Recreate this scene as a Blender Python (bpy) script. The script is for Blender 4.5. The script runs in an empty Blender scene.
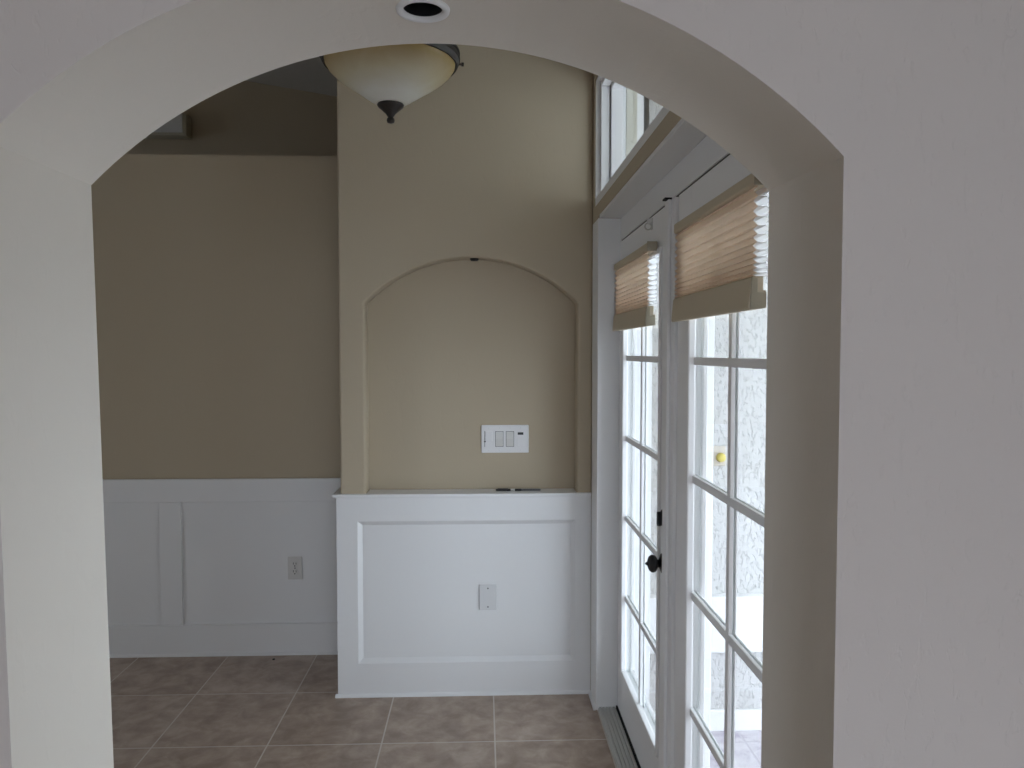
import bpy, bmesh, math, random
from math import pi, sin, cos, atan, sqrt, radians
from mathutils import Vector, Matrix

random.seed(7)
S = bpy.context.scene
COL = S.collection

# ------------------------------------------------------------------ camera
FPX, CAM_H = 770.0, 1.54
YAW = atan(29 / FPX)
PITCH = atan(32 / FPX * cos(YAW))
cam_data = bpy.data.cameras.new('camera')
cam_data.sensor_fit = 'HORIZONTAL'
cam_data.sensor_width = 36.0
cam_data.lens = FPX / 1024 * 36.0
cam_data.clip_start = 0.02
cam = bpy.data.objects.new('camera', cam_data)
cam.location = (0, 0, CAM_H)
cam.rotation_euler = (pi / 2 - PITCH, 0, -YAW)
COL.objects.link(cam)
S.camera = cam

# ------------------------------------------------------------------ sky, daylight, exposure
SKY = 3.2
w = bpy.data.worlds.new('overcast_sky')
w.use_nodes = True
S.world = w
bg = w.node_tree.nodes['Background']
bg.inputs[0].default_value = (0.83, 0.92, 1.05, 1)
bg.inputs[1].default_value = SKY
S.view_settings.view_transform = 'Standard'
S.view_settings.look = 'None'
S.view_settings.gamma = 1.0
S.view_settings.use_curve_mapping = False
S.view_settings.exposure = 0.83
S.cycles.use_denoising = True
S.cycles.max_bounces = 14
S.cycles.diffuse_bounces = 8
S.cycles.transparent_max_bounces = 16


def portal(name, loc, rot, sx, sy):
    ld = bpy.data.lights.new(name, 'AREA')
    ld.shape = 'RECTANGLE'
    ld.size, ld.size_y = sx, sy
    ld.cycles.is_portal = True
    o = bpy.data.objects.new(name, ld)
    o.location = loc
    o.rotation_euler = rot
    COL.objects.link(o)


# daylight portals in the openings (they only steer sampling of the sky)
portal('daylight_portal_doors', (0.72, 2.38, 1.0), (0, pi / 2, 0), 2.0, 1.78)
portal('daylight_portal_transom', (0.72, 2.69, 2.44), (0, pi / 2, 0), 0.55, 1.4)
portal('daylight_portal_rear', (0.45, -3.06, 1.4), (pi / 2, 0, 0), 1.7, 2.0)
portal('daylight_portal_far', (-4.08, 4.8, 2.6), (0, -pi / 2, 0), 0.6, 0.8)
portal('daylight_portal_side', (-4.08, 1.82, 1.35), (0, -pi / 2, 0), 2.1, 0.6)

# ------------------------------------------------------------------ materials


def mat(name):
    m = bpy.data.materials.new(name)
    m.use_nodes = True
    nt = m.node_tree
    return m, nt, nt.nodes['Principled BSDF'], nt.nodes, nt.links


def simple(name, col, rough=0.5, metal=0.0, spec=0.5, vary=0.0, scale=20, bump=0.0, bscale=60):
    m, nt, b, N, L = mat(name)
    b.inputs['Base Color'].default_value = (*col, 1)
    b.inputs['Roughness'].default_value = rough
    b.inputs['Metallic'].default_value = metal
    b.inputs['Specular IOR Level'].default_value = spec
    tc = N.new('ShaderNodeTexCoord')
    if vary:
        n = N.new('ShaderNodeTexNoise')
        n.inputs['Scale'].default_value = scale
        n.inputs['Detail'].default_value = 5
        L.new(tc.outputs['Object'], n.inputs['Vector'])
        r = N.new('ShaderNodeValToRGB')
        r.color_ramp.elements[0].position = 0.3
        r.color_ramp.elements[1].position = 0.7
        r.color_ramp.elements[0].color = (*[c * (1 - vary) for c in col], 1)
        r.color_ramp.elements[1].color = (*[min(1, c * (1 + vary)) for c in col], 1)
        L.new(n.outputs['Fac'], r.inputs['Fac'])
        L.new(r.outputs['Color'], b.inputs['Base Color'])
    if bump:
        n2 = N.new('ShaderNodeTexNoise')
        n2.inputs['Scale'].default_value = bscale
        n2.inputs['Detail'].default_value = 4
        L.new(tc.outputs['Object'], n2.inputs['Vector'])
        bp = N.new('ShaderNodeBump')
        bp.inputs['Strength'].default_value = bump
        bp.inputs['Distance'].default_value = 0.004
        L.new(n2.outputs['Fac'], bp.inputs['Height'])
        L.new(bp.outputs['Normal'], b.inputs['Normal'])
    return m


def plaster(name, col, strength=0.35, dist=0.003, zs=16, xs=34, lo=0.56, hi=0.66, rough=0.75, pits=0.0):
    """painted knock-down plaster: sparse upright strokes pressed into a fine grain"""
    m, nt, b, N, L = mat(name)
    b.inputs['Roughness'].default_value = rough
    b.inputs['Specular IOR Level'].default_value = 0.25
    tc = N.new('ShaderNodeTexCoord')
    mp = N.new('ShaderNodeMapping')
    mp.inputs['Rotation'].default_value = (0, radians(14), 0)
    mp.inputs['Scale'].default_value = (xs, xs, zs)
    L.new(tc.outputs['Object'], mp.inputs['Vector'])
    n = N.new('ShaderNodeTexNoise')
    n.inputs['Scale'].default_value = 1.0
    n.inputs['Detail'].default_value = 3
    n.inputs['Distortion'].default_value = 0.6
    L.new(mp.outputs['Vector'], n.inputs['Vector'])
    r = N.new('ShaderNodeValToRGB')
    r.color_ramp.elements[0].position = lo
    r.color_ramp.elements[1].position = hi
    L.new(n.outputs['Fac'], r.inputs['Fac'])
    f = N.new('ShaderNodeTexNoise')
    f.inputs['Scale'].default_value = 180
    f.inputs['Detail'].default_value = 2
    L.new(tc.outputs['Object'], f.inputs['Vector'])
    add = N.new('ShaderNodeMath')
    add.operation = 'MULTIPLY_ADD'
    add.inputs[1].default_value = 0.25
    L.new(f.outputs['Fac'], add.inputs[0])
    L.new(r.outputs['Color'], add.inputs[2])
    bp = N.new('ShaderNodeBump')
    bp.invert = True
    bp.inputs['Strength'].default_value = strength
    bp.inputs['Distance'].default_value = dist
    L.new(add.outputs[0], bp.inputs['Height'])
    L.new(bp.outputs['Normal'], b.inputs['Normal'])
    mx = N.new('ShaderNodeMixRGB')
    mx.inputs['Color1'].default_value = (*col, 1)
    mx.inputs['Color2'].default_value = (*[c * (1 - pits) for c in col], 1)
    L.new(r.outputs['Color'], mx.inputs['Fac'])
    L.new(mx.outputs['Color'], b.inputs['Base Color'])
    return m


def tile_mat(name, c1, c2, c3, grout, bw, bh, off, mortar=0.0035, rough=0.32, spec=0.5, nscale=7.0, dist=0.9):
    m, nt, b, N, L = mat(name)
    tc = N.new('ShaderNodeTexCoord')
    mp = N.new('ShaderNodeMapping')
    mp.inputs['Location'].default_value = (off[0], off[1], 0)
    L.new(tc.outputs['Object'], mp.inputs['Vector'])
    br = N.new('ShaderNodeTexBrick')
    br.offset = 0.0
    br.squash = 1.0
    br.inputs['Scale'].default_value = 1.0
    br.inputs['Brick Width'].default_value = bw
    br.inputs['Row Height'].default_value = bh
    br.inputs['Mortar Size'].default_value = mortar
    br.inputs['Mortar Smooth'].default_value = 0.3
    br.inputs['Color1'].default_value = (0.35, 0.35, 0.35, 1)
    br.inputs['Color2'].default_value = (0.65, 0.65, 0.65, 1)
    L.new(mp.outputs['Vector'], br.inputs['Vector'])
    n = N.new('ShaderNodeTexNoise')
    n.inputs['Scale'].default_value = nscale
    n.inputs['Detail'].default_value = 8
    n.inputs['Roughness'].default_value = 0.62
    n.inputs['Distortion'].default_value = dist
    L.new(tc.outputs['Object'], n.inputs['Vector'])
    mixv = N.new('ShaderNodeMath')
    mixv.operation = 'MULTIPLY_ADD'
    mixv.inputs[1].default_value = 0.35
    sub = N.new('ShaderNodeMath')
    sub.operation = 'SUBTRACT'
    sub.inputs[1].default_value = 0.5
    L.new(br.outputs['Color'], sub.inputs[0])
    L.new(sub.outputs[0], mixv.inputs[0])
    L.new(n.outputs['Fac'], mixv.inputs[2])
    r = N.new('ShaderNodeValToRGB')
    e = r.color_ramp.elements
    e[0].position, e[1].position = 0.34, 0.68
    e[0].color, e[1].color = (*c1, 1), (*c3, 1)
    k = e.new(0.5)
    k.color = (*c2, 1)
    L.new(mixv.outputs[0], r.inputs['Fac'])
    mx = N.new('ShaderNodeMixRGB')
    mx.inputs['Color2'].default_value = (*grout, 1)
    L.new(br.outputs['Fac'], mx.inputs['Fac'])
    L.new(r.outputs['Color'], mx.inputs['Color1'])
    L.new(mx.outputs['Color'], b.inputs['Base Color'])
    b.inputs['Specular IOR Level'].default_value = spec
    rr = N.new('ShaderNodeMath')
    rr.operation = 'MULTIPLY_ADD'
    rr.inputs[1].default_value = 0.4
    rr.inputs[2].default_value = rough
    L.new(br.outputs['Fac'], rr.inputs[0])
    L.new(rr.outputs[0], b.inputs['Roughness'])
    bp = N.new('ShaderNodeBump')
    bp.invert = True
    bp.inputs['Strength'].default_value = 0.5
    bp.inputs['Distance'].default_value = 0.002
    hh = N.new('ShaderNodeMath')
    hh.operation = 'MULTIPLY_ADD'
    hh.inputs[1].default_value = -0.25
    L.new(n.outputs['Fac'], hh.inputs[0])
    L.new(br.outputs['Fac'], hh.inputs[2])
    L.new(hh.outputs[0], bp.inputs['Height'])
    L.new(bp.outputs['Normal'], b.inputs['Normal'])
    return m


def glass_mat(name, k=0.5):
    m = bpy.data.materials.new(name)
    m.use_nodes = True
    nt = m.node_tree
    N, L = nt.nodes, nt.links
    N.remove(N['Principled BSDF'])
    tr = N.new('ShaderNodeBsdfTransparent')
    tr.inputs[0].default_value = (0.97, 0.985, 0.98, 1)
    gl = N.new('ShaderNodeBsdfGlossy')
    gl.inputs['Roughness'].default_value = 0.015
    lw = N.new('ShaderNodeLayerWeight')
    p = N.new('ShaderNodeMath')
    p.operation = 'POWER'
    p.inputs[1].default_value = 5
    L.new(lw.outputs['Facing'], p.inputs[0])
    ma = N.new('ShaderNodeMath')
    ma.operation = 'MULTIPLY_ADD'
    ma.inputs[1].default_value = k
    ma.inputs[2].default_value = 0.03
    L.new(p.outputs[0], ma.inputs[0])
    mx = N.new('ShaderNodeMixShader')
    L.new(ma.outputs[0], mx.inputs[0])
    L.new(tr.outputs[0], mx.inputs[1])
    L.new(gl.outputs[0], mx.inputs[2])
    L.new(mx.outputs[0], N['Material Output'].inputs['Surface'])
    return m


def cloth_mat(name, col, tcol, tfac):
    m = bpy.data.materials.new(name)
    m.use_nodes = True
    nt = m.node_tree
    N, L = nt.nodes, nt.links
    N.remove(N['Principled BSDF'])
    d = N.new('ShaderNodeBsdfDiffuse')
    t = N.new('ShaderNodeBsdfTranslucent')
    tc = N.new('ShaderNodeTexCoord')
    n = N.new('ShaderNodeTexNoise')
    n.inputs['Scale'].default_value = 9
    n.inputs['Detail'].default_value = 4
    L.new(tc.outputs['Object'], n.inputs['Vector'])
    for node, c in ((d, col), (t, tcol)):
        r = N.new('ShaderNodeMixRGB')
        r.inputs['Color1'].default_value = (*[x * 0.93 for x in c], 1)
        r.inputs['Color2'].default_value = (*[min(1, x * 1.06) for x in c], 1)
        L.new(n.outputs['Fac'], r.inputs['Fac'])
        L.new(r.outputs['Color'], node.inputs['Color'])
    mx = N.new('ShaderNodeMixShader')
    mx.inputs[0].default_value = tfac
    L.new(d.outputs[0], mx.inputs[1])
    L.new(t.outputs[0], mx.inputs[2])
    L.new(mx.outputs[0], N['Material Output'].inputs['Surface'])
    return m


def alabaster_mat(name):
    """frosted bowl glass, whitish in the belly and amber towards the rim (local Z is 0 at the rim)"""
    m = bpy.data.materials.new(name)
    m.use_nodes = True
    nt = m.node_tree
    N, L = nt.nodes, nt.links
    b = N['Principled BSDF']
    tc = N.new('ShaderNodeTexCoord')
    sp = N.new('ShaderNodeSeparateXYZ')
    L.new(tc.outputs['Object'], sp.inputs[0])
    n = N.new('ShaderNodeTexNoise')
    n.inputs['Scale'].default_value = 9
    n.inputs['Detail'].default_value = 4
    n.inputs['Distortion'].default_value = 1.2
    L.new(tc.outputs['Object'], n.inputs['Vector'])
    ma = N.new('ShaderNodeMath')
    ma.operation = 'MULTIPLY_ADD'
    ma.inputs[1].default_value = 0.03
    L.new(n.outputs['Fac'], ma.inputs[0])
    L.new(sp.outputs['Z'], ma.inputs[2])
    mr = N.new('ShaderNodeMapRange')
    mr.inputs['From Min'].default_value = -0.085
    mr.inputs['From Max'].default_value = 0.01
    L.new(ma.outputs[0], mr.inputs['Value'])
    r = N.new('ShaderNodeValToRGB')
    e = r.color_ramp.elements
    e[0].color = (0.88, 0.87, 0.79, 1)
    e[1].color = (0.52, 0.36, 0.12, 1)
    k = e.new(0.45)
    k.color = (0.74, 0.67, 0.47, 1)
    L.new(mr.outputs['Result'], r.inputs['Fac'])
    L.new(r.outputs['Color'], b.inputs['Base Color'])
    b.inputs['Roughness'].default_value = 0.38
    tl = N.new('ShaderNodeBsdfTranslucent')
    L.new(r.outputs['Color'], tl.inputs['Color'])
    mx = N.new('ShaderNodeMixShader')
    mx.inputs[0].default_value = 0.25
    L.new(b.outputs[0], mx.inputs[1])
    L.new(tl.outputs[0], mx.inputs[2])
    L.new(mx.outputs[0], N['Material Output'].inputs['Surface'])
    return m


M = dict(
    offwhite=plaster('offwhite_plaster', (0.66, 0.61, 0.58), strength=0.26, zs=24, xs=60, lo=0.60, hi=0.68),
    reveal_bounce=plaster('reveal_bounce_tint', (0.735, 0.69, 0.62), strength=0.12),  # arch wall paint with warm bounce light put into its colour
    tan=plaster('tan_paint', (0.475, 0.405, 0.300), strength=0.10, dist=0.002),
    trim=simple('white_trim_paint', (0.80, 0.805, 0.81), 0.38, bump=0.05, bscale=40),
    doorwhite=simple('white_door_paint', (0.87, 0.875, 0.88), 0.35, bump=0.03, bscale=40),
    ceil=plaster('ceiling_paint', (0.62, 0.60, 0.56), strength=0.2),
    floor=tile_mat('brown_stone_tile', (0.275, 0.202, 0.152), (0.365, 0.277, 0.217), (0.46, 0.37, 0.305),
                   (0.58, 0.53, 0.48), 0.446, 0.469, (0.401, 0.296), nscale=11.0, dist=0.35),
    paver=tile_mat('porch_paver', (0.34, 0.30, 0.38), (0.54, 0.51, 0.55), (0.64, 0.62, 0.64),
                   (0.50, 0.47, 0.51), 0.31, 0.22, (0.1, 0.05), mortar=0.006, rough=0.8, nscale=9),
    ground=simple('pale_concrete', (0.70, 0.70, 0.68), 0.9, vary=0.15, scale=3, bump=0.3),
    stucco=plaster('porch_stucco', (0.585, 0.58, 0.57), strength=0.7, dist=0.006, zs=42, xs=80, lo=0.52, hi=0.64, rough=0.9, pits=0.12),
    smooth=simple('smooth_white_render', (0.76, 0.76, 0.76), 0.8, bump=0.08),
    soffit=simple('cream_soffit_paint', (0.60, 0.58, 0.47), 0.8),
    glass=glass_mat('clear_glass'),
    shade_front=cloth_mat('tan_shade_fabric', (0.80, 0.68, 0.57), (0.97, 0.86, 0.75), 0.74),
    shade_back=cloth_mat('white_shade_fabric', (0.95, 0.95, 0.95), (0.97, 0.97, 0.97), 0.75),
    shade_rail=simple('tan_shade_rail', (0.55, 0.47, 0.34), 0.45),
    rail_cap=simple('tan_rail_end_cap', (0.38, 0.335, 0.245), 0.5),
    bronze=simple('dark_bronze', (0.036, 0.030, 0.024), 0.42, metal=0.35, vary=0.25, scale=30),
    black=simple('matte_black_metal', (0.012, 0.012, 0.014), 0.45, metal=0.2),
    blackp=simple('black_plastic', (0.015, 0.015, 0.017), 0.4),
    greyp=simple('grey_plastic', (0.12, 0.12, 0.125), 0.4),
    alu=simple('brushed_aluminium_sill', (0.55, 0.55, 0.525), 0.5, metal=0.1),
    rubber=simple('black_weatherstrip', (0.01, 0.01, 0.01), 0.8),
    plate=simple('white_plate_plastic', (0.78, 0.78, 0.785), 0.35),
    rocker=simple('ivory_rocker_plastic', (0.66, 0.655, 0.63), 0.35),
    slot=simple('dark_slot', (0.05, 0.05, 0.05), 0.6),
    greyplate=simple('painted_cover_plate', (0.70, 0.705, 0.71), 0.4),
    outlet=simple('pale_outlet_plastic', (0.66, 0.65, 0.63), 0.4),
    canwhite=simple('white_can_trim', (0.80, 0.80, 0.80), 0.4),
    alab=alabaster_mat('alabaster_glass'),
    brass=simple('yellow_brass', (0.58, 0.48, 0.10), 0.35),
    beige=simple('beige_plate', (0.52, 0.47, 0.40), 0.6),
    boxp=simple('pale_grey_box', (0.62, 0.62, 0.61), 0.5),
    boxs=simple('olive_box_body', (0.46, 0.43, 0.34), 0.6),
    nickel=simple('satin_white_hardware', (0.62, 0.62, 0.60), 0.35, metal=0.3),
)

# ------------------------------------------------------------------ mesh helpers


class MB:
    def __init__(self):
        self.bm = bmesh.new()

    def box(self, x0, x1, y0, y1, z0, z1):
        x0, x1 = sorted((x0, x1)); y0, y1 = sorted((y0, y1)); z0, z1 = sorted((z0, z1))
        v = [self.bm.verts.new((x, y, z)) for z in (z0, z1) for y in (y0, y1) for x in (x0, x1)]
        for f in ((0, 2, 3, 1), (4, 5, 7, 6), (0, 1, 5, 4), (2, 6, 7, 3), (0, 4, 6, 2), (1, 3, 7, 5)):
            self.bm.faces.new([v[i] for i in f])
        return self

    def prism(self, pts, axis, a, b):
        """polygon pts in the plane normal to axis, extruded from a to b"""
        def P(p, t):
            if axis == 'x': return (t, p[0], p[1])
            if axis == 'y': return (p[0], t, p[1])
            return (p[0], p[1], t)
        A = [self.bm.verts.new(P(p, a)) for p in pts]
        B = [self.bm.verts.new(P(p, b)) for p in pts]
        n = len(pts)
        self.bm.faces.new(A)
        self.bm.faces.new(B[::-1])
        for i in range(n):
            j = (i + 1) % n
            self.bm.faces.new((A[j], A[i], B[i], B[j]))
        return self

    def lathe(self, prof, centre, axis='z', seg=40, closed=False):
        """prof: list of (radius, height along axis)"""
        c = Vector(centre)
        def P(r, h, t):
            u, v = r * cos(t), r * sin(t)
            if axis == 'z': return c + Vector((u, v, h))
            if axis == 'x': return c + Vector((h, u, v))
            return c + Vector((u, h, v))
        rings = []
        for r, h in prof:
            if r < 1e-6:
                rings.append([self.bm.verts.new(P(0, h, 0))])
            else:
                rings.append([self.bm.verts.new(P(r, h, 2 * pi * k / seg)) for k in range(seg)])
        pairs = list(zip(rings, rings[1:]))
        if closed: pairs.append((rings[-1], rings[0]))
        for a, b in pairs:
            for k in range(seg):
                l = (k + 1) % seg
                if len(a) == 1 and len(b) == 1: continue
                if len(a) == 1: self.bm.faces.new((a[0], b[k], b[l]))
                elif len(b) == 1: self.bm.faces.new((a[k], b[0], a[l]))
                else: self.bm.faces.new((a[k], b[k], b[l], a[l]))
        return self

    def rod(self, a, b, r, seg=12):
        a, b = Vector(a), Vector(b)
        d = (b - a).normalized()
        u = d.orthogonal().normalized(); v = d.cross(u)
        A = [self.bm.verts.new(a + r * (cos(t) * u + sin(t) * v)) for t in [2 * pi * k / seg for k in range(seg)]]
        B = [self.bm.verts.new(b + r * (cos(t) * u + sin(t) * v)) for t in [2 * pi * k / seg for k in range(seg)]]
        self.bm.faces.new(A[::-1]); self.bm.faces.new(B)
        for k in range(seg):
            l = (k + 1) % seg
            self.bm.faces.new((A[k], A[l], B[l], B[k]))
        return self

    def quad(self, *p):
        self.bm.faces.new([self.bm.verts.new(q) for q in p])
        return self

    def build(self, name, m, parent=None, bevel=0.0, smooth=False, seg=2, origin=None):
        bm = self.bm
        bmesh.ops.recalc_face_normals(bm, faces=bm.faces)
        big = [f for f in bm.faces if len(f.verts) > 4]
        if big and bevel == 0:
            pass
        me = bpy.data.meshes.new(name)
        if origin is not None:
            bmesh.ops.translate(bm, verts=bm.verts, vec=-Vector(origin))
        bm.to_mesh(me); bm.free()
        me.materials.append(m)
        if smooth:
            for p in me.polygons: p.use_smooth = True
        o = bpy.data.objects.new(name, me)
        COL.objects.link(o)
        if origin is not None: o.location = origin
        if parent:
            o.parent = parent
            o.matrix_parent_inverse = WM(parent).inverted()
        if bevel:
            md = o.modifiers.new('soft_edges', 'BEVEL')
            md.width = bevel; md.segments = seg
            md.limit_method = 'ANGLE'; md.angle_limit = radians(40)
        return o


def WM(o):
    m = Matrix.LocRotScale(o.location, o.rotation_euler, o.scale)
    if o.parent: return WM(o.parent) @ o.matrix_parent_inverse @ m
    return m


def empty(name, loc):
    o = bpy.data.objects.new(name, None)
    o.location = loc; o.empty_display_size = 0.05
    COL.objects.link(o)
    return o


def struct(o):
    o['kind'] = 'structure'
    return o


def tag(o, label, cat, group=None):
    o['label'] = label; o['category'] = cat
    if group: o['group'] = group
    return o


def smooth_by_angle(o, deg=35):
    me = o.data
    for p in me.polygons: p.use_smooth = True
    bm = bmesh.new(); bm.from_mesh(me)
    for e in bm.edges:
        e.smooth = len(e.link_faces) == 2 and e.calc_face_angle(0) < radians(deg)
    bm.to_mesh(me); bm.free()
    return o


# ------------------------------------------------------------------ key planes (metres)
AY0, AY1 = 1.186, 1.50           # front and back of the arched wall
AXL, AXR, ASP, ATOP = -0.740, 0.559, 1.855, 2.128
HX0, HY = -0.649, 3.405          # half wall left end, front plane
RX, RXO = 0.487, 0.70            # right wall inner and outer face
JY = 3.235                       # far door jamb
LY = 3.925                       # left wall
DX = 0.575                       # door face
HEADZ = 2.10
FLZ = 0.0


def arc(xl, xr, zs, zt, n=48):
    hw = (xr - xl) / 2; rise = zt - zs
    R = (hw * hw + rise * rise) / (2 * rise)
    cx, cz = (xl + xr) / 2, zt - R
    a = math.asin(hw / R)
    return [(cx + R * sin(-a + 2 * a * i / n), cz + R * cos(-a + 2 * a * i / n)) for i in range(n + 1)]


# ------------------------------------------------------------------ room shell
# arched wall between the two rooms; the left jamb leans out a little towards the floor
prof = [(-2.7, 0), (AXL + 0.030, 0), (AXL, ASP)] + arc(AXL, AXR, ASP, ATOP)[1:-1] + \
       [(AXR, ASP), (AXR, 0), (1.42, 0), (1.42, 4.1), (-2.7, 4.1)]
wf = MB().prism(prof, 'y', AY0, AY1).build('wall_front', M['offwhite'])
struct(wf)
CAN = (-0.102, 1.350)            # recessed light in the soffit
cut = MB().lathe([(0, -0.3), (0.0365, -0.3), (0.0365, 0.16), (0, 0.16)], (CAN[0], CAN[1], ATOP), seg=48).build('cutter', M['black'])
bo = wf.modifiers.new('hole', 'BOOLEAN'); bo.object = cut; bo.operation = 'DIFFERENCE'; bo.solver = 'EXACT'
bv = wf.modifiers.new('corner_bead', 'BEVEL'); bv.width = 0.005; bv.segments = 3
bv.limit_method = 'ANGLE'; bv.angle_limit = radians(60)
bpy.context.view_layer.update()
dg = bpy.context.evaluated_depsgraph_get()
new = bpy.data.meshes.new_from_object(wf.evaluated_get(dg))
wf.modifiers.clear(); wf.data = new
for v in new.vertices:           # the arch sags slightly at its front right shoulder
    if v.co.y < 1.3 and 0 < v.co.x < 0.58 and 1.8 < v.co.z < 2.2: v.co.z -= 0.012 * v.co.x / 0.56
# reveal (jambs and soffit): wall paint tinted to imitate warm bounce light
new.materials.append(M['reveal_bounce'])
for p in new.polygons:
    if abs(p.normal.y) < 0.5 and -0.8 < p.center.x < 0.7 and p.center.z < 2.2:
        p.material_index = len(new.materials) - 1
bpy.data.objects.remove(cut)

struct(MB().box(-4.1, RXO, -3.2, 5.7, -0.25, 0).build('floor', M['floor']))
# sloping ceiling over foyer and the rooms beyond; flat one over the near room
def cz(x): return 3.16 - 0.160 * x
struct(MB().prism([(-4.2, cz(-4.2)), (0.78, cz(0.78)), (0.78, cz(0.78) + .15), (-4.2, cz(-4.2) + .15)], 'y', 1.45, 5.7)
       .build('ceiling', M['ceil']))
struct(MB().box(-2.7, 1.42, -3.2, AY0, 2.75, 2.9).build('ceiling_near', M['ceil']))
# near room
struct(MB().box(-2.7, -2.55, -3.2, AY0, 0, 2.75).build('wall_near_left', M['offwhite']))
struct(MB().box(1.27, 1.42, -3.2, AY0, 0, 2.75).build('wall_near_right', M['offwhite']))
m = MB()
m.box(-2.55, -0.4, -3.2, -3.05, 0, 2.75).box(1.1 + 0.6 - 0.44, 1.27, -3.2, -3.05, 0, 2.75)
m.box(-0.4, 1.26, -3.2, -3.05, 0, 0.4).box(-0.4, 1.26, -3.2, -3.05, 2.4, 2.75)
struct(m.build('wall_rear', M['offwhite']))
fr = MB()
fr.box(-0.4, 1.26, -3.16, -3.08, 0.4, 0.46).box(-0.4, 1.26, -3.16, -3.08, 2.34, 2.4)
for x in (-0.4, 0.40, 1.2): fr.box(x, x + 0.06, -3.16, -3.08, 0.46, 2.34)
struct(fr.build('window_2', M['trim']))

struct(MB().box(-4.1, -2.7, AY0, AY1, 0, 4.1).build('wall_dining_front', M['tan']))

# left side: dining wall with a ledge top, side wall, far wall
struct(MB().box(-4.1, -0.60, LY, LY + 0.14, 0, 2.518).build('wall_left', M['tan']))
m = MB()
m.box(-4.1, -3.95, AY1, 1.54, 0, 4.0).box(-4.1, -3.95, 2.1, 4.4, 0, 4.0)
m.box(-4.1, -3.95, 1.54, 2.1, 0, 0.3).box(-4.1, -3.95, 1.54, 2.1, 2.4, 4.0)
m.box(-4.1, -3.95, 5.2, 5.7, 0, 4.0)
m.box(-4.1, -3.95, 4.4, 5.2, 0, 2.3).box(-4.1, -3.95, 4.4, 5.2, 2.9, 4.0)
struct(m.build('wall_side', M['tan']))
fr = MB()
fr.box(-4.06, -3.99, 4.4, 5.2, 2.3, 2.35).box(-4.06, -3.99, 4.4, 5.2, 2.85, 2.9)
for y in (4.4, 4.78, 5.15): fr.box(-4.06, -3.99, y, y + 0.05, 2.35, 2.85)
struct(fr.build('added_far_window', M['trim']))  # unseen window, added to brighten the far wall and ceiling
fr = MB()
fr.box(-4.06, -3.99, 1.54, 2.1, 0.3, 0.35).box(-4.06, -3.99, 1.54, 2.1, 2.35, 2.4)
for y in (1.54, 2.06): fr.box(-4.06, -3.99, y, y + 0.04, 0.35, 2.35)
struct(fr.build('added_side_window', M['trim']))  # unseen window, added narrow here to light the doors but spare the right jamb
struct(MB().box(-3.95, RX, 5.5, 5.65, 0, 4.0).build('wall_far', M['tan']))

# niche wall
NX0, NX1, NSP, NTOP, NY = -0.520, 0.420, 1.757, 1.957, 3.52
prof = [(-0.632, 0.89), (NX0, 0.89), (NX0, NSP)] + arc(NX0, NX1, NSP, NTOP, 40)[1:-1] + \
       [(NX1, NSP), (NX1, 0.89), (RX, 0.89), (RX, 3.4), (-0.632, 3.4)]
m = MB().prism(prof, 'y', HY + 0.006, NY)
m.box(-0.632, RX, NY, 3.66, 0, 3.4)
m.box(-0.632, RX, HY + 0.03, NY, 0, 0.89)
wb = m.build('wall_back', M['tan'], bevel=0.010, seg=3)
struct(wb)

# ------------------------------------------------------------------ right wall with door and transom openings
TZ0, TZ1, TY = 2.168, 2.715, 3.372
m = MB()
m.box(RX, RXO, TY, 5.65, 0, 3.6)
m.box(RX, RXO, JY + 0.03, TY, 0, TZ0)
m.box(RX, RXO, AY1, TY, TZ1, 3.6)
m.box(RX, RXO, AY1, JY + 0.03, HEADZ + 0.015, TZ0)
m.box(RX, RXO, AY1, 2.0, TZ0, TZ1)
struct(m.build('wall_right', M['tan']))

# white lining of the door opening: casing strip, jamb, soffit, head, mullion, exterior jamb
c = MB()
c.box(RX - 0.004, RX + 0.02, JY + 0.028, HY - 0.008, 0, HEADZ)             # strip on the wall face
c.box(RX - 0.004, DX + 0.03, JY, JY + 0.032, 0, HEADZ)             # jamb
c.box(DX + 0.03, RXO + 0.02, JY + 0.022, JY + 0.05, -0.12, HEADZ)  # outer jamb
c.box(RX + 0.002, RXO + 0.01, AY1 + 0.01, JY, HEADZ, HEADZ + 0.016)   # soffit board
c.box(DX + 0.004, RXO + 0.01, AY1 + 0.01, JY + 0.03, 2.009, HEADZ)    # head frame
lin = struct(c.build('trim_1', M['trim'], bevel=0.0025))
MB().box(DX + 0.008, DX + 0.02, AY1 + 0.012, JY - 0.002, 1.995, 2.012).build('weatherstrip', M['rubber'], lin)
mu = MB()
mu.box(0.564, 0.592, 2.262, 2.352, 0.02, 1.996)
mu.box(0.592, 0.69, 2.272, 2.342, 0.02, 2.004)
mu.box(0.553, 0.564, 2.300, 2.345, 0.02, 1.996)
mull = struct(mu.build('trim_2', M['doorwhite'], bevel=0.003))
MB().box(0.545, 0.566, 2.305, 2.338, 1.997, 2.002).build('strike_slot', M['rubber'], mull)

# threshold
th = MB()
th.box(0.493, 0.60, AY1 + 0.005, JY, 0.0, 0.010)
for k in range(5):
    x = 0.496 + k * 0.0145
    th.box(x, x + 0.009, AY1 + 0.01, JY - 0.002, 0.010, 0.0165)
struct(th.build('trim_3', M['alu'], bevel=0.001))

# ------------------------------------------------------------------ french doors


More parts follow.
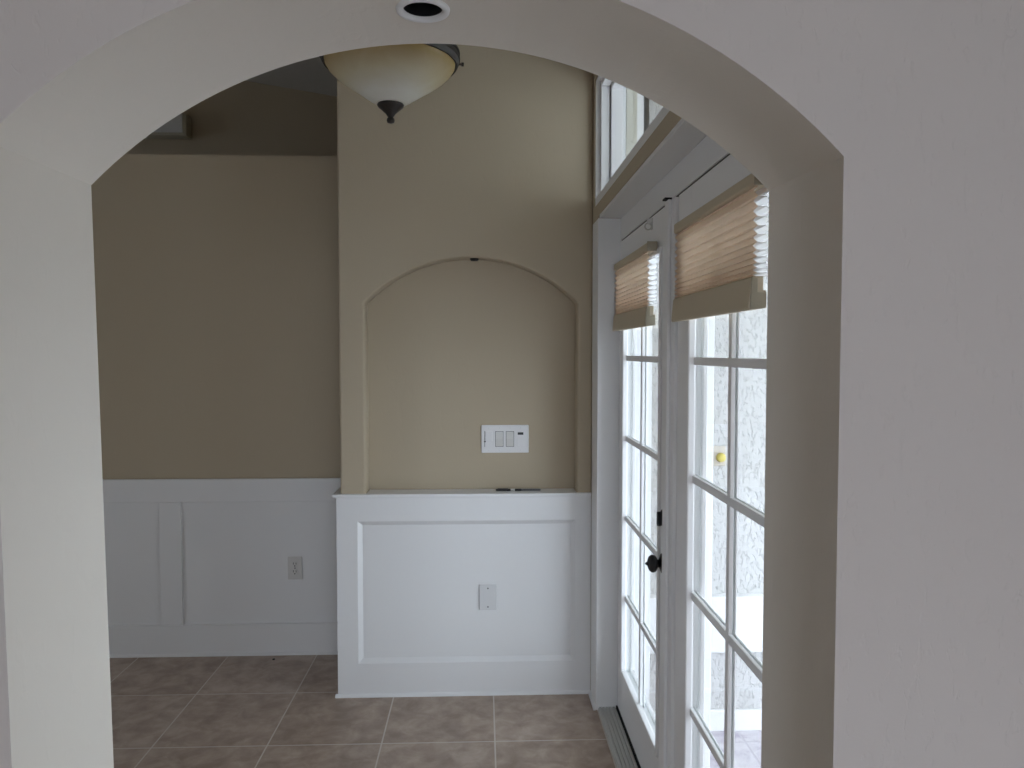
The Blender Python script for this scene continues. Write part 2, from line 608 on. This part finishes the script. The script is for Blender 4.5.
def door(name, y0, y1, hardware, far=0.105, ymo=0.018):
    """door leaf between y0 (near) and y1 (far); face at DX"""
    xf, xb = DX, DX + 0.045
    gy0, gy1, gz0, gz1 = y0 + 0.095, y1 - far, 0.212, 1.872
    d = MB()
    for a, b, lo, hi in ((y0, gy0, 0.018, 2.0), (gy1, y1, 0.018, 2.0)):
        d.box(xf, xb, a, b, lo, hi)
    d.box(xf, xb, gy0, gy1, 0.018, gz0).box(xf, xb, gy0, gy1, gz1, 2.0)
    leaf = struct(d.build(name, M['doorwhite'], bevel=0.002))
    # raised glazing bead round the glass, both faces
    g = MB()
    for x0, x1 in ((xf - 0.008, xf + 0.014), (xb - 0.012, xb + 0.004)):
        t = 0.020
        g.box(x0, x1, gy0 - 0.006, gy0 + t - 0.006, gz0 - 0.006, gz1 + 0.006)
        g.box(x0, x1, gy1 - t + 0.006, gy1 + 0.006, gz0 - 0.006, gz1 + 0.006)
        g.box(x0, x1, gy0 + t - 0.006, gy1 - t + 0.006, gz0 - 0.006, gz0 + t - 0.006)
        g.box(x0, x1, gy0 + t - 0.006, gy1 - t + 0.006, gz1 - t + 0.006, gz1 + 0.006)
    g.build('glazing_bead', M['doorwhite'], leaf, bevel=0.004)
    # muntins: one upright, four cross bars, both faces
    u = MB()
    ym = (gy0 + gy1) / 2 + ymo
    for x0, x1 in ((xf + 0.007, xf + 0.018), (xf + 0.022, xf + 0.027)):
        u.box(x0, x1, ym - 0.011, ym + 0.011, gz0, gz1)
        for z in (0.525, 0.857, 1.186, 1.515):
            u.box(x0 + 0.0005, x1 - 0.0005, gy0, gy1, z - 0.011, z + 0.011)
    u.build('muntin_grid', M['doorwhite'], leaf, bevel=0.004)
    MB().box(xf + 0.0182, xf + 0.0218, gy0 - 0.004, gy1 + 0.004, gz0 - 0.004, gz1 + 0.004).build('glass_pane', M['glass'], leaf)
    MB().box(xf - 0.006, xf + 0.02, y0, y1, 0.009, 0.022).build('bottom_sweep', M['rubber'], leaf)
    if hardware:
        yk, zk = y0 + 0.048, 0.864
        k = MB().lathe([(0, -0.0585), (0.003, -0.057), (0.0055, -0.0535), (0.006, -0.050), (0.015, -0.0485), (0.023, -0.0445),
                        (0.0275, -0.038), (0.0285, -0.0325), (0.026, -0.026), (0.018, -0.0205), (0.0125, -0.018), (0.012, -0.010)],
                       (xf, yk, zk), 'x', 32).build('door_knob', M['black'], leaf, smooth=True)
        k['label'] = 'black round door knob with a pointed tip'
        MB().lathe([(0.010, -0.016), (0.016, -0.012), (0.030, -0.006), (0.033, 0.0), (0.0, 0.0)], (xf, yk, zk), 'x', 32).build('rosette', M['black'], k, smooth=True)
        bz = 1.011
        b = MB().lathe([(0, -0.012), (0.018, -0.011), (0.026, -0.005), (0.028, 0.0), (0, 0.0)], (xf, yk, bz), 'x', 28).build('deadbolt', M['black'], leaf, smooth=True)
        MB().prism([(yk - .004, bz - .026), (yk + .004, bz - .026), (yk + .009, bz - .018), (yk + .009, bz + .012), (yk + .004, bz + .020), (yk - .004, bz + .020), (yk - .009, bz + .012), (yk - .009, bz - .018)], 'x', xf - 0.021, xf - 0.008).build('thumb_turn', M['black'], b, bevel=0.002)
        # little round catch at the top edge
        lt = MB().lathe([(0.009, -0.003), (0.013, -0.003), (0.013, 0.003), (0.009, 0.003)], (xf - 0.014, y0 + 0.245, 1.966), 'y', 28, closed=True)
        lt.box(xf - 0.017, xf - 0.001, y0 + 0.238, y0 + 0.252, 1.978, 1.992)
        lt.box(xf - 0.003, xf, y0 + 0.235, y0 + 0.255, 1.955, 1.994)
        lt.build('door_catch', M['nickel'], leaf, bevel=0.001)
    return leaf


door('door_1', 2.370, JY - 0.004, True)
door('door_2', 1.375, 2.261, False, 0.136, 0.0)

# ------------------------------------------------------------------ transom window
m = MB()
y0, y1 = 2.0, TY
m.box(RX + 0.006, RXO, y0, y1, TZ0, TZ0 + 0.012)                 # stool board
m.box(RX + 0.004, RX + 0.03, y0, y1, TZ0 + 0.004, TZ0 + 0.040)
m.box(RX + 0.004, RXO, y1 - 0.006, y1 + 0.004, TZ0, TZ1)         # jamb lining
m.box(RX + 0.004, RXO, y0, y1 - 0.006, TZ1 - 0.010, TZ1)
win = struct(m.build('window_1', M['trim'], bevel=0.002))
f = MB()
for x0, x1, t in ((0.510, 0.548, 0.022), (0.552, 0.615, 0.036)):
    f.box(x0, x1, y1 - 0.006 - t, y1 - 0.006, TZ0 + 0.012, TZ1 - 0.010)
    f.box(x0, x1, y0, y1 - 0.006 - t, TZ1 - 0.010 - t, TZ1 - 0.010)
    f.box(x0, x1, y0, y1 - 0.006 - t, TZ0 + 0.012, TZ0 + 0.012 + t * 0.5)
    f.box(x0, x1, y0, y0 + t, TZ0 + 0.012 + t * 0.5, TZ1 - 0.010 - t)
f.build('window_frame', M['trim'], win, bevel=0.003)
g = MB().box(0.617, 0.664, y1 - 0.042, y1 - 0.0065, TZ0 + 0.014, TZ1 - 0.012)
g.box(0.640, 0.650, y1 - 0.050, y1 - 0.042, 2.440, 2.452)
g.build('outer_reveal', M['soffit'], win, bevel=0.002)
MB().box(0.600, 0.604, y0 + 0.03, y1 - 0.05, TZ0 + 0.03, TZ1 - 0.05).build('glass_pane', M['glass'], win)

# ------------------------------------------------------------------ half wall panelling (white)
hx1 = RX - 0.004
PZ0, PZ1, PX0, PX1 = 0.150, 0.790, -0.557, 0.412
m = MB()
m.box(HX0, PX0, HY, HY + 0.03, 0, 0.897)
m.box(PX1, hx1, HY, HY + 0.03, 0, 0.897)
m.box(PX0, PX1, HY, HY + 0.03, 0, PZ0)
m.box(PX0, PX1, HY, HY + 0.03, PZ1, 0.897)
m.box(PX0, PX1, HY + 0.017, HY + 0.03, PZ0, PZ1)
m.box(HX0, -0.634, HY + 0.03, 3.66, 0, 0.897)
# sloped panel moulding inside the frame
t = 0.020
a = [(PX0, PZ0), (PX1, PZ0), (PX1, PZ1), (PX0, PZ1)]
b = [(PX0 + t, PZ0 + t), (PX1 - t, PZ0 + t), (PX1 - t, PZ1 - t), (PX0 + t, PZ1 - t)]
for i in range(4):
    j = (i + 1) % 4
    for (p, q, ya, yb) in ((a, b, HY + 0.001, HY + 0.0165),):
        m.quad((p[i][0], ya, p[i][1]), (p[j][0], ya, p[j][1]), (q[j][0], yb, q[j][1]), (q[i][0], yb, q[i][1]))
struct(m.build('trim_4', M['trim']))
# cap ledge running into the niche
m = MB()
m.box(HX0 - 0.018, hx1, HY - 0.010, HY + 0.02, 0.897, 0.912)
m.box(HX0 - 0.018, -0.634, HY + 0.02, 3.66, 0.897, 0.912)
m.box(NX0 + 0.001, NX1 - 0.001, HY + 0.02, NY - 0.001, 0.896, 0.912)
struct(m.build('trim_5', M['trim'], bevel=0.003))
# shoe moulding
prof = [(0, 0), (-0.011, 0), (-0.010, 0.006), (-0.007, 0.011), (0, 0.015)]
struct(MB().prism([(HY + p[0], p[1]) for p in prof], 'x', HX0 - 0.011, hx1 + 0.0).build('baseboard_back', M['trim']))
c = MB().prism([(RX - 0.004 + p[0], p[1]) for p in prof], 'y', JY, HY - 0.014)
struct(c.build('baseboard_right', M['trim']))

# left wainscot
m = MB()
WX0, WX1 = -3.95, -0.60
m.box(WX0, WX1, LY - 0.010, LY, 0, 0.90)
m.box(WX0, WX1, LY - 0.024, LY - 0.010, 0.785, 0.902)
for x in (-3.79, -2.71, -1.630):
    m.box(x, x + 0.110, LY - 0.024, LY - 0.010, 0.160, 0.785)
m.box(-0.70, -0.60, LY - 0.024, LY - 0.010, 0.160, 0.785)
struct(m.build('trim_6', M['trim'], bevel=0.003))
m = MB()
m.box(WX0, WX1, LY - 0.026, LY - 0.010, 0, 0.160)
m.prism([(LY - 0.026 + p[0], p[1]) for p in prof], 'x', WX0, WX1)
struct(m.build('baseboard_left', M['trim'], bevel=0.003))

# ------------------------------------------------------------------ porch outside
PFZ, PWY = -0.160, 3.36
struct(MB().box(RXO, 3.4, 1.0, PWY + 0.3, PFZ - 0.12, PFZ).build('floor_porch', M['paver']))
struct(MB().box(-14, 40, -30, 36, PFZ - 0.4, PFZ - 0.125).build('ground', M['ground']))
m = MB()
m.box(RXO + 0.022, 2.6, PWY, PWY + 0.25, -0.065, 3.3)
pw = struct(m.build('wall_porch', M['stucco']))
struct(MB().box(RXO + 0.022, 2.62, PWY - 0.012, PWY + 0.1, PFZ, -0.065).build('trim_7', M['smooth'], bevel=0.004))
struct(MB().box(RXO + 0.022, 2.62, PWY - 0.05, PWY + 0.1, 0.212, 0.462).build('trim_8', M['smooth'], bevel=0.006))
struct(MB().box(RXO - 0.02, 2.35, AY1, PWY + 0.5, 2.80, 2.95).build('ceiling_porch', M['soffit']))

struct(MB().box(2.15, 2.35, AY1, PWY + 0.4, 2.18, 2.80).build('added_shade_beam', M['soffit']))  # unseen beam, added to cut the daylight coming through the transom

# brass bell push on the porch wall
bell = MB().box(1.012, 1.072, PWY - 0.008, PWY, 1.035, 1.125).build('bell_push', M['beige'], bevel=0.004)
tag(bell, 'small yellow bell push on beige plate seen through the right door', 'doorbell')
MB().lathe([(0, -0.022), (0.012, -0.021), (0.019, -0.015), (0.021, -0.008), (0.021, 0.0)], (1.050, PWY - 0.007, 1.074), 'y', 24).build('push_button', M['brass'], bell, smooth=True)

# ------------------------------------------------------------------ honeycomb shades


def shade(y0, y1, label):
    xb, xf = 0.574, 0.537
    root = empty('cellular_shade', ((xb), (y0 + y1) / 2, 1.62))
    tag(root, label, 'window shade', 'cellular shades on the glass doors')
    hr = MB().prism([(xb - 0.006, 1.872), (xf + 0.003, 1.872), (xf, 1.876), (xf, 1.896), (xf + 0.004, 1.900), (xb - 0.006, 1.900)], 'y', y0 - 0.012, y1 + 0.004)
    hr.build('headrail', M['shade_rail'], root, bevel=0.0015)
    MB().box(xf - 0.0015, xb - 0.005, y0 - 0.016, y0 - 0.012, 1.870, 1.901).build('end_cap', M['rail_cap'], root, bevel=0.001)
    br = MB().prism([(xb - 0.006, 1.628), (xf - 0.004, 1.624), (xf - 0.006, 1.630), (xf - 0.001, 1.686), (xf + 0.004, 1.692), (xb - 0.012, 1.692), (xb - 0.012, 1.664), (xb - 0.006, 1.664)], 'y', y0, y1)
    br.build('bottom_rail', M['shade_rail'], root, bevel=0.0012)
    ec = MB().prism([(xb - 0.0065, 1.6285), (xf - 0.003, 1.6255), (xf, 1.688), (xf + 0.012, 1.688), (xf + 0.012, 1.660), (xb - 0.0065, 1.660)], 'y', y0 - 0.004, y0)
    ec.build('end_cap', M['rail_cap'], root, bevel=0.001)
    # pleats: cells shrink towards the bottom
    n = 12
    hs = [1.0 - 0.62 * (i / (n - 1)) ** 1.3 for i in range(n)]
    tot = sum(hs); H = 1.872 - 1.691
    z = 1.872
    front, back = MB(), MB()
    xm = (xf + xb) / 2
    pts_f, pts_b = [], []
    for i, h in enumerate(hs):
        h = h * H / tot
        zt, zm, zb = z, z - h / 2, z - h
        xv_f = xf + 0.011      # valley
        pts_f += [(xv_f, zt), (xf + 0.002, zm)]
        pts_b += [(xb - 0.008, zt), (xb - 0.002, zm)]
        if i: # joining web between cells
            back.quad((xv_f, y0, zt), (xb - 0.008, y0, zt), (xb - 0.008, y1, zt), (xv_f, y1, zt))
        z = zb
    pts_f.append((xf + 0.011, z)); pts_b.append((xb - 0.008, z))
    for pts, mb in ((pts_f, front), (pts_b, back)):
        for (xa, za), (xc, zc) in zip(pts, pts[1:]):
            mb.quad((xa, y0, za), (xc, y0, zc), (xc, y1, zc), (xa, y1, za))
    ff = front.build('pleated_fabric', M['shade_front'], root)
    bf = back.build('fabric_lining', M['shade_back'], root)
    for o in (ff, bf):
        md = o.modifiers.new('thickness', 'SOLIDIFY'); md.thickness = 0.0006
    bf['label'] = 'white inner cells showing at the open end'
    return root


shade(2.524, 3.150, 'tan pleated cellular shade half raised on the far glass door with the knob')
shade(1.530, 2.160, 'tan pleated cellular shade half raised on the near glass door, nearest the arch')

# ------------------------------------------------------------------ flush mount bowl light
LX, LYY, LZ = -0.281, 2.40, 2.419
top = cz(LX)
root = empty('ceiling_light', (LX, LYY, top))
tag(root, 'dark bronze bowl light with amber frosted glass hanging below the ceiling', 'ceiling light')
C0 = (LX, LYY, LZ)
ring = MB().lathe([(0.1985, -0.003), (0.2035, -0.003), (0.2075, 0.004), (0.2095, 0.012), (0.2125, 0.014), (0.2125, 0.019), (0.2085, 0.021), (0.2085, 0.028),
                   (0.212, 0.030), (0.212, 0.036), (0.208, 0.039), (0.203, 0.046), (0.16, 0.058), (0.05, 0.066), (0.0, 0.066), (0.0, 0.060), (0.15, 0.052), (0.1985, 0.040)],
                  C0, seg=72).build('rim_band', M['bronze'], root)
smooth_by_angle(ring, 40)
_o = [(0.1975, 0.004), (0.196, -0.006), (0.186, -0.022), (0.166, -0.041), (0.140, -0.060), (0.112, -0.078), (0.088, -0.094), (0.066, -0.109), (0.048, -0.120), (0.03, -0.126)]
prof = _o + [(max(r - 0.005, 0.028), h + 0.004) for r, h in _o[::-1]]
MB().lathe([(r, h) for r, h in prof], C0, seg=72).build('glass_bowl', M['alab'], root, smooth=True, origin=C0)
fin = MB().lathe([(0.0, -0.116), (0.038, -0.120), (0.041, -0.125), (0.038, -0.131), (0.026, -0.141), (0.015, -0.151), (0.0105, -0.158), (0.008, -0.162), (0.0115, -0.166), (0.0125, -0.172), (0.010, -0.178), (0.0, -0.181)],
                 C0, seg=36).build('finial', M['bronze'], root, smooth=True)
for k in range(3):
    a = radians(8 + 120 * k)
    d = Vector((cos(a), sin(a), 0))
    p = Vector(C0) + Vector((0, 0, 0.012))
    s = MB().rod(p + d * 0.205, p + d * 0.222, 0.0035).rod(p + d * 0.218, p + d * 0.225, 0.006)
    s.build('thumb_screw', M['bronze'], root, smooth=False)
MB().rod((LX, LYY, LZ + 0.06), (LX, LYY, top - 0.02), 0.011, 20).build('stem', M['bronze'], root)
MB().lathe([(0.0, -0.034), (0.020, -0.033), (0.050, -0.022), (0.064, -0.006), (0.066, 0.012), (0, 0.012)], (LX, LYY, top), seg=36).build('canopy', M['bronze'], root, smooth=True)

# ------------------------------------------------------------------ recessed light in the arch soffit
root = empty('recessed_light', (CAN[0], CAN[1], ATOP))
tag(root, 'small round recessed downlight with white trim ring in the arch soffit', 'recessed light')
MB().lathe([(0.0335, 0.002), (0.0345, -0.004), (0.040, -0.0055), (0.0455, -0.004), (0.0465, 0.001)], (CAN[0], CAN[1], ATOP - 0.001), seg=56, closed=False).build('trim_ring', M['canwhite'], root, smooth=True)
MB().lathe([(0.0350, 0.001), (0.0335, 0.03), (0.0315, 0.06), (0.0300, 0.10), (0.0, 0.10)], (CAN[0], CAN[1], ATOP), seg=56).build('black_baffle', M['blackp'], root, smooth=True)
MB().lathe([(0.0, 0.062), (0.016, 0.066), (0.023, 0.078), (0.023, 0.098), (0.0, 0.098)], (CAN[0], CAN[1], ATOP), seg=36).build('lamp_bulb', M['greyp'], root, smooth=True)

# tiny dark spot light at the crown of the niche
sp = MB().lathe([(0.0, -0.010), (0.014, -0.009), (0.019, -0.005), (0.020, 0.003), (0, 0.003)], (-0.038, HY + 0.055, NTOP - 0.002), seg=28).build('niche_spotlight', M['black'], smooth=True)
tag(sp, 'tiny black spotlight under the crown of the wall niche', 'spotlight')

# ------------------------------------------------------------------ switch plate in the niche
SX0, SX1, SZ0, SZ1 = -0.008, 0.209, 1.078, 1.206
yb = NY
root = MB().box(SX0, SX1, yb - 0.007, yb, SZ0, SZ1).build('switch_plate', M['plate'], bevel=0.003)
tag(root, 'white four gang switch plate with a small dark display in the niche', 'light switch')
zc = (SZ0 + SZ1) / 2
cw = (SX1 - SX0) / 4
def gx(k): return SX0 + 0.034 + k * 0.0485
for k in (1, 2):
    x = gx(k)
    MB().box(x - 0.0185, x + 0.0185, yb - 0.0080, yb - 0.004, zc - 0.0355, zc + 0.0355).build('switch_bezel', M['slot'], root)
    MB().prism([(yb - 0.0085, zc - 0.034), (yb - 0.0115, zc), (yb - 0.0085, zc + 0.034), (yb - 0.004, zc + 0.034), (yb - 0.004, zc - 0.034)], 'x', x - 0.0168, x + 0.0168).build('rocker', M['rocker'], root, bevel=0.001)
x = gx(0)
d = MB().box(x - 0.016, x + 0.016, yb - 0.009, yb - 0.004, zc - 0.010, zc + 0.037).build('dimmer_paddle', M['plate'], root, bevel=0.0015)
MB().box(x - 0.0195, x - 0.0175, yb - 0.0088, yb - 0.004, zc - 0.036, zc + 0.037).build('dimmer_slot', M['slot'], root)
MB().box(x - 0.022, x - 0.014, yb - 0.011, yb - 0.004, zc - 0.014, zc - 0.009).build('dimmer_slider', M['greyp'], root)
x = gx(3)
MB().box(x - 0.0130, x + 0.0130, yb - 0.0085, yb - 0.004, zc + 0.019, zc + 0.0305).build('display', M['blackp'], root, bevel=0.001)
MB().box(x - 0.0165, x + 0.0165, yb - 0.0090, yb - 0.004, zc - 0.034, zc + 0.013).build('timer_cover', M['plate'], root, bevel=0.001)
for k in range(4):
    for zz in (SZ0 + 0.013, SZ1 - 0.013):
        MB().lathe([(0, -0.0015), (0.0026, -0.0012), (0.003, 0.0)], (gx(k), yb - 0.007, zz), 'y', 14).build('screw', M['greyplate'], root)

# cover plate on the half wall panel
PY = HY + 0.017
px0, px1, pz0, pz1 = -0.019, 0.060, 0.382, 0.500
cp = MB().box(px0, px1, PY - 0.006, PY, pz0, pz1).build('cover_plate', M['greyplate'], bevel=0.003)
tag(cp, 'white blank cover plate with two screws on the half wall panel', 'wall plate')
for zz in (pz0 + 0.014, pz1 - 0.020):
    MB().lathe([(0, -0.0015), (0.0032, -0.0013), (0.0036, 0.0)], ((px0 + px1) / 2, PY - 0.006, zz), 'y', 16).build('screw', M['greyp'], cp)

# duplex outlet on the left wainscot
OY = LY - 0.010
ox0, ox1, oz0, oz1 = -0.993, -0.920, 0.384, 0.502
op = MB().box(ox0, ox1, OY - 0.006, OY, oz0, oz1).build('wall_outlet', M['outlet'], bevel=0.003)
tag(op, 'pale duplex outlet on the left wainscot panel', 'outlet')
oc = (ox0 + ox1) / 2
for zz in (0.463, 0.423):
    rc = MB().lathe([(0, -0.009), (0.0155, -0.009), (0.0165, -0.0075), (0.0165, -0.004)], (oc, OY, zz), 'y', 28).build('receptacle', M['outlet'], op)
    MB().box(oc - 0.0085, oc - 0.0055, OY - 0.0095, OY - 0.008, zz - 0.001, zz + 0.010).build('slot', M['slot'], rc)
    MB().box(oc + 0.0050, oc + 0.0080, OY - 0.0095, OY - 0.008, zz - 0.001, zz + 0.009).build('slot', M['slot'], rc)
    MB().lathe([(0, -0.0097), (0.0032, -0.0097), (0.0032, -0.008)], (oc, OY, zz - 0.008), 'y', 12).build('ground_hole', M['slot'], rc)
MB().lathe([(0, -0.0075), (0.003, -0.0072), (0.0035, -0.006)], (oc, OY, 0.443), 'y', 14).build('screw', M['greyp'], op)

# pen lying on the ledge
pz = 0.912
py = HY + 0.050
pen = MB().lathe([(0, 0.115), (0.0042, 0.116), (0.0048, 0.120), (0.0048, 0.198), (0.0038, 0.203), (0, 0.204)], (0.056, py, pz + 0.0055), 'x', 20).build('pen', M['greyp'], smooth=False)
tag(pen, 'slim black pen lying on the white niche ledge', 'pen')
pc = MB().lathe([(0, 0.0), (0.0030, 0.001), (0.0052, 0.006), (0.0056, 0.046), (0.0050, 0.047), (0.0050, 0.050), (0.0056, 0.051), (0.0056, 0.064), (0.0048, 0.068), (0, 0.068)], (0.056, py, pz + 0.0056), 'x', 20).build('cap', M['blackp'], pen)
MB().box(0.066, 0.112, py - 0.0012, py + 0.0012, pz + 0.0105, pz + 0.0125).build('clip', M['blackp'], pc)
MB().lathe([(0, 0.066), (0.0044, 0.067), (0.0044, 0.087), (0, 0.088)], (0.056, py, pz + 0.0052), 'x', 20).build('ink_window', M['outlet'], pen)
MB().lathe([(0, 0.086), (0.0050, 0.087), (0.0054, 0.092), (0.0054, 0.112), (0.0048, 0.117), (0, 0.117)], (0.056, py, pz + 0.0054), 'x', 20).build('grip', M['blackp'], pen)

# pale box high on the far wall
bx = MB().box(-2.46, -2.02, 5.40, 5.5, 3.015, 3.165).build('wall_box', M['boxs'], bevel=0.006)
tag(bx, 'pale fronted box mounted high on the dark far wall, upper left', 'wall box')
MB().box(-2.455, -2.045, 5.392, 5.402, 3.035, 3.16).build('front_panel', M['boxp'], bx, bevel=0.003)

# dark crumb on the floor by the baseboard
bm = MB()
bmesh.ops.create_icosphere(bm.bm, subdivisions=2, radius=0.007)
for v in bm.bm.verts:
    v.co = Vector((v.co.x * 1.2, v.co.y, v.co.z * 0.6)) * random.uniform(0.8, 1.1) + Vector((-1.049, 3.835, 0.0042))
cr = bm.build('crumb', M['blackp'])
tag(cr, 'tiny dark crumb on the tile floor by the left baseboard', 'crumb')
